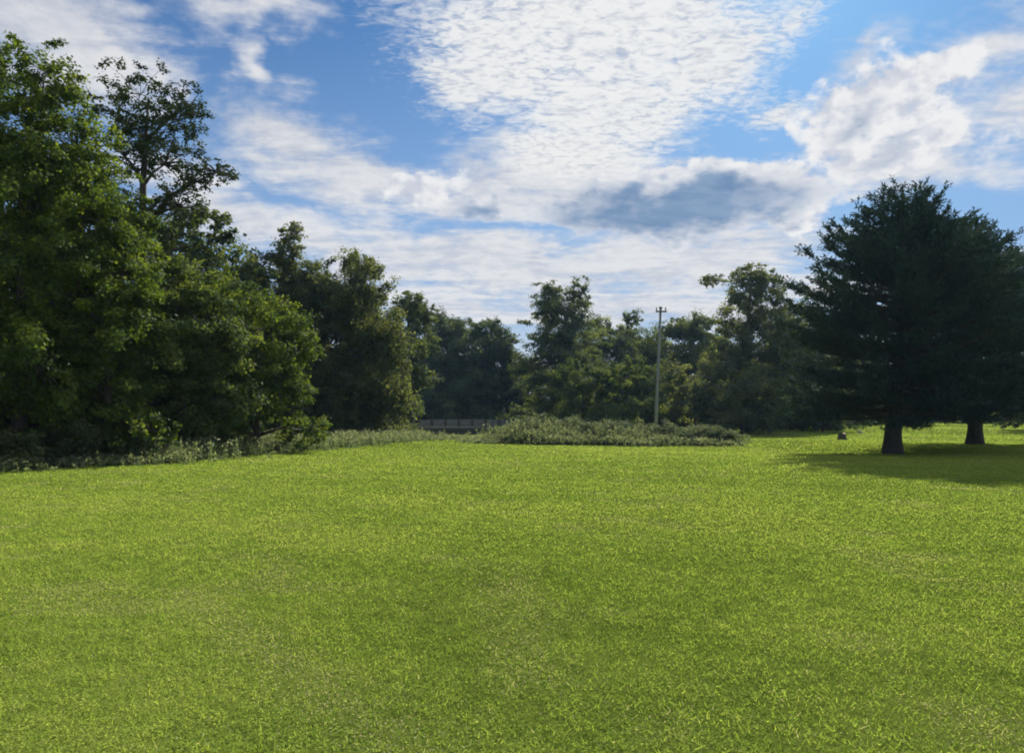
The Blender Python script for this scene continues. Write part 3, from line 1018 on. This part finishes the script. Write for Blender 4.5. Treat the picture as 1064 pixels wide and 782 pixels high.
for side_y in (-.32, 5.3):
    for i in range(npan + 1):
        p = MB(); p.box((-bw / 2 + bw * i / npan, side_y, .94), (.28, .34, .66 if side_y < 0 else .62), .03)
        p.build('parapet_post', M['dark_metal'], bridge, False)
    for i in range(npan):
        p = MB(); p.box((-bw / 2 + bw * (i + .5) / npan, side_y, .97), (bw / npan - .32, .12, .50), .02)
        p.build('parapet_panel', M['aged_concrete'], bridge, False)
for sx in (-1, 1):
    p = MB(); p.box((sx * (bw / 2 - .3), 2.5, -.95), (.7, 5.4, 2.05), .04); p.build('abutment', M['concrete'], bridge, False)

# lane across the bridge, going off behind the trees
lane = MB()
path = [(-60, 84), (-30, 79.5), (bx0 - 1, 78.6), (bx1 + 1, 78.6), (12, 79.5), (20, 84), (26, 92), (30, 105), (32, 130)]
prev = None
for i, (x, y) in enumerate(path):
    a = path[max(0, i - 1)]; b_ = path[min(len(path) - 1, i + 1)]
    L = math.hypot(b_[0] - a[0], b_[1] - a[1]); nx, ny = -(b_[1] - a[1]) / L * 2.2, (b_[0] - a[0]) / L * 2.2
    zc = .515 if bx0 - 1.5 < x < bx1 + 1.5 else max(float(terrain(x, y)), 0.0) + .06
    lane.v += [(x + nx, y + ny, zc), (x - nx, y - ny, zc)]
    if i:
        k = len(lane.v)
        lane.f.append((k - 4, k - 3, k - 1, k - 2))
tag(lane.build('road', M['asphalt'], smooth=False), kind='structure')

PD = 60.0
px0 = (680.5 - 532) / F * PD
ptop = at(686.5, 320, PD)
pole = empty('utility_pole', (px0, PD, float(terrain(px0, PD))))
tag(pole, 'leaning grey wooden utility pole rising behind the shrub mound', 'utility pole')
hx, hz = ptop[0] - px0, ptop[2] - float(terrain(px0, PD))
mb = MB(); mb.tube([(hx * t, 0, -.2 + (hz + .2) * t) for t in (0, .25, .5, .75, 1)], [.135, .128, .118, .105, .09], 12); mb.build('pole_shaft', M['pole'], pole)
mb = MB(); mb.box((hx, -.20, hz - .30), (.86, .10, .12), .02); arm = mb.build('crossarm', M['dark_metal'], pole, False)
for dx in (-.36, .34):
    mb = MB(); mb.tube([(hx + dx, -.20, hz - .23), (hx + dx, -.20, hz - .12), (hx + dx, -.20, hz - .06), (hx + dx, -.20, hz + .02)], [.03, .065, .05, .06], 10)
    mb.build('insulator', M['ceramic'], arm)
mb = MB(); mb.tube([(hx * .985, 0, hz - .02), (hx, 0, hz + .10)], [.16, .10], 10); mb.build('pole_cap', M['dark_metal'], pole)
for dz in (.9, 1.15):
    pass


def stump(label, px, py, h, r, seed, cat='stump'):
    rng = np.random.default_rng(seed)
    x, y = gp(px, py)
    s = empty('tree_stump', (x, y, float(terrain(x, y))))
    tag(s, label, cat)
    mb = MB()
    n = 18
    prof = [(1.45, -.08), (1.2, .12 * h), (1.02, .4 * h), (.97, .8 * h), (.94, h)]
    wob = 1 + .12 * np.sin(np.arange(n) * 2 * math.pi / n * 5 + rng.random() * 6) * 1
    for k, z in prof:
        amp = 1 + (wob - 1) * (1.6 if z < .2 * h else .6)
        for i in range(n):
            a = 2 * math.pi * i / n
            mb.v.append((math.cos(a) * r * k * amp[i], math.sin(a) * r * k * amp[i], z + (.04 * math.sin(a * 2) if z == h else 0)))
    for j in range(len(prof) - 1):
        for i in range(n):
            a, b_ = j * n + i, j * n + (i + 1) % n
            mb.f.append((a, b_, b_ + n, a + n))
    mb.build('bark', M['bark'], s)
    t = MB()
    t.v = [(v[0] * .99, v[1] * .99, v[2] + .003) for v in mb.v[-n:]]
    t.f = [tuple(range(n))]
    t.build('cut_face', M['cut_wood'], s, False)
    return s


stump('dark tree stump with pale cut top on the lawn left of the evergreens', 874, 456.5, .46, .26, 5)


def stone(label, px, py, size, seed):
    rng = np.random.default_rng(seed)
    import bmesh
    x, y = gp(px, py)
    bm = bmesh.new()
    bmesh.ops.create_icosphere(bm, subdivisions=3, radius=1)
    for v in bm.verts:
        c = v.co
        k = 1 + .16 * math.sin(c.x * 3 + seed) * math.cos(c.y * 2.6) + .10 * math.sin(c.z * 5 + c.x * 4)
        v.co = Vector((c.x * size[0] * k, c.y * size[1] * k, max(c.z, -.35) * size[2] * k))
    me = bpy.data.meshes.new('boulder')
    bm.to_mesh(me); bm.free()
    o = link('boulder', me, M['stone'])
    o.location = (x, y, float(terrain(x, y)) + size[2] * .25)
    return tag(o, label, 'boulder')


stone('pale grey boulder on the grass under the left evergreen boughs', 893, 451, (.26, .22, .20), 3)

# ------------------------------------------------------------------ air
HAZE = 0.00014
if HAZE:
    mb = MB(); mb.box((0, 60, 8.0), (420, 300, 24.0)); hz_ = mb.build('haze', None, None, False)
    hm = bpy.data.materials.new('haze_air'); hm.use_nodes = True
    n = Nodes(hm.node_tree)
    pv = n.new('ShaderNodeVolumePrincipled')
    pv.inputs['Color'].default_value = (.36, .62, 1.0, 1)
    pv.inputs['Density'].default_value = HAZE
    pv.inputs['Anisotropy'].default_value = 0.35
    n.put(n.new('ShaderNodeOutputMaterial').inputs['Volume'], pv.outputs[0])
    hz_.data.materials.append(hm)
    tag(hz_, 'thin bluish summer haze over the field', 'haze', None, 'stuff')
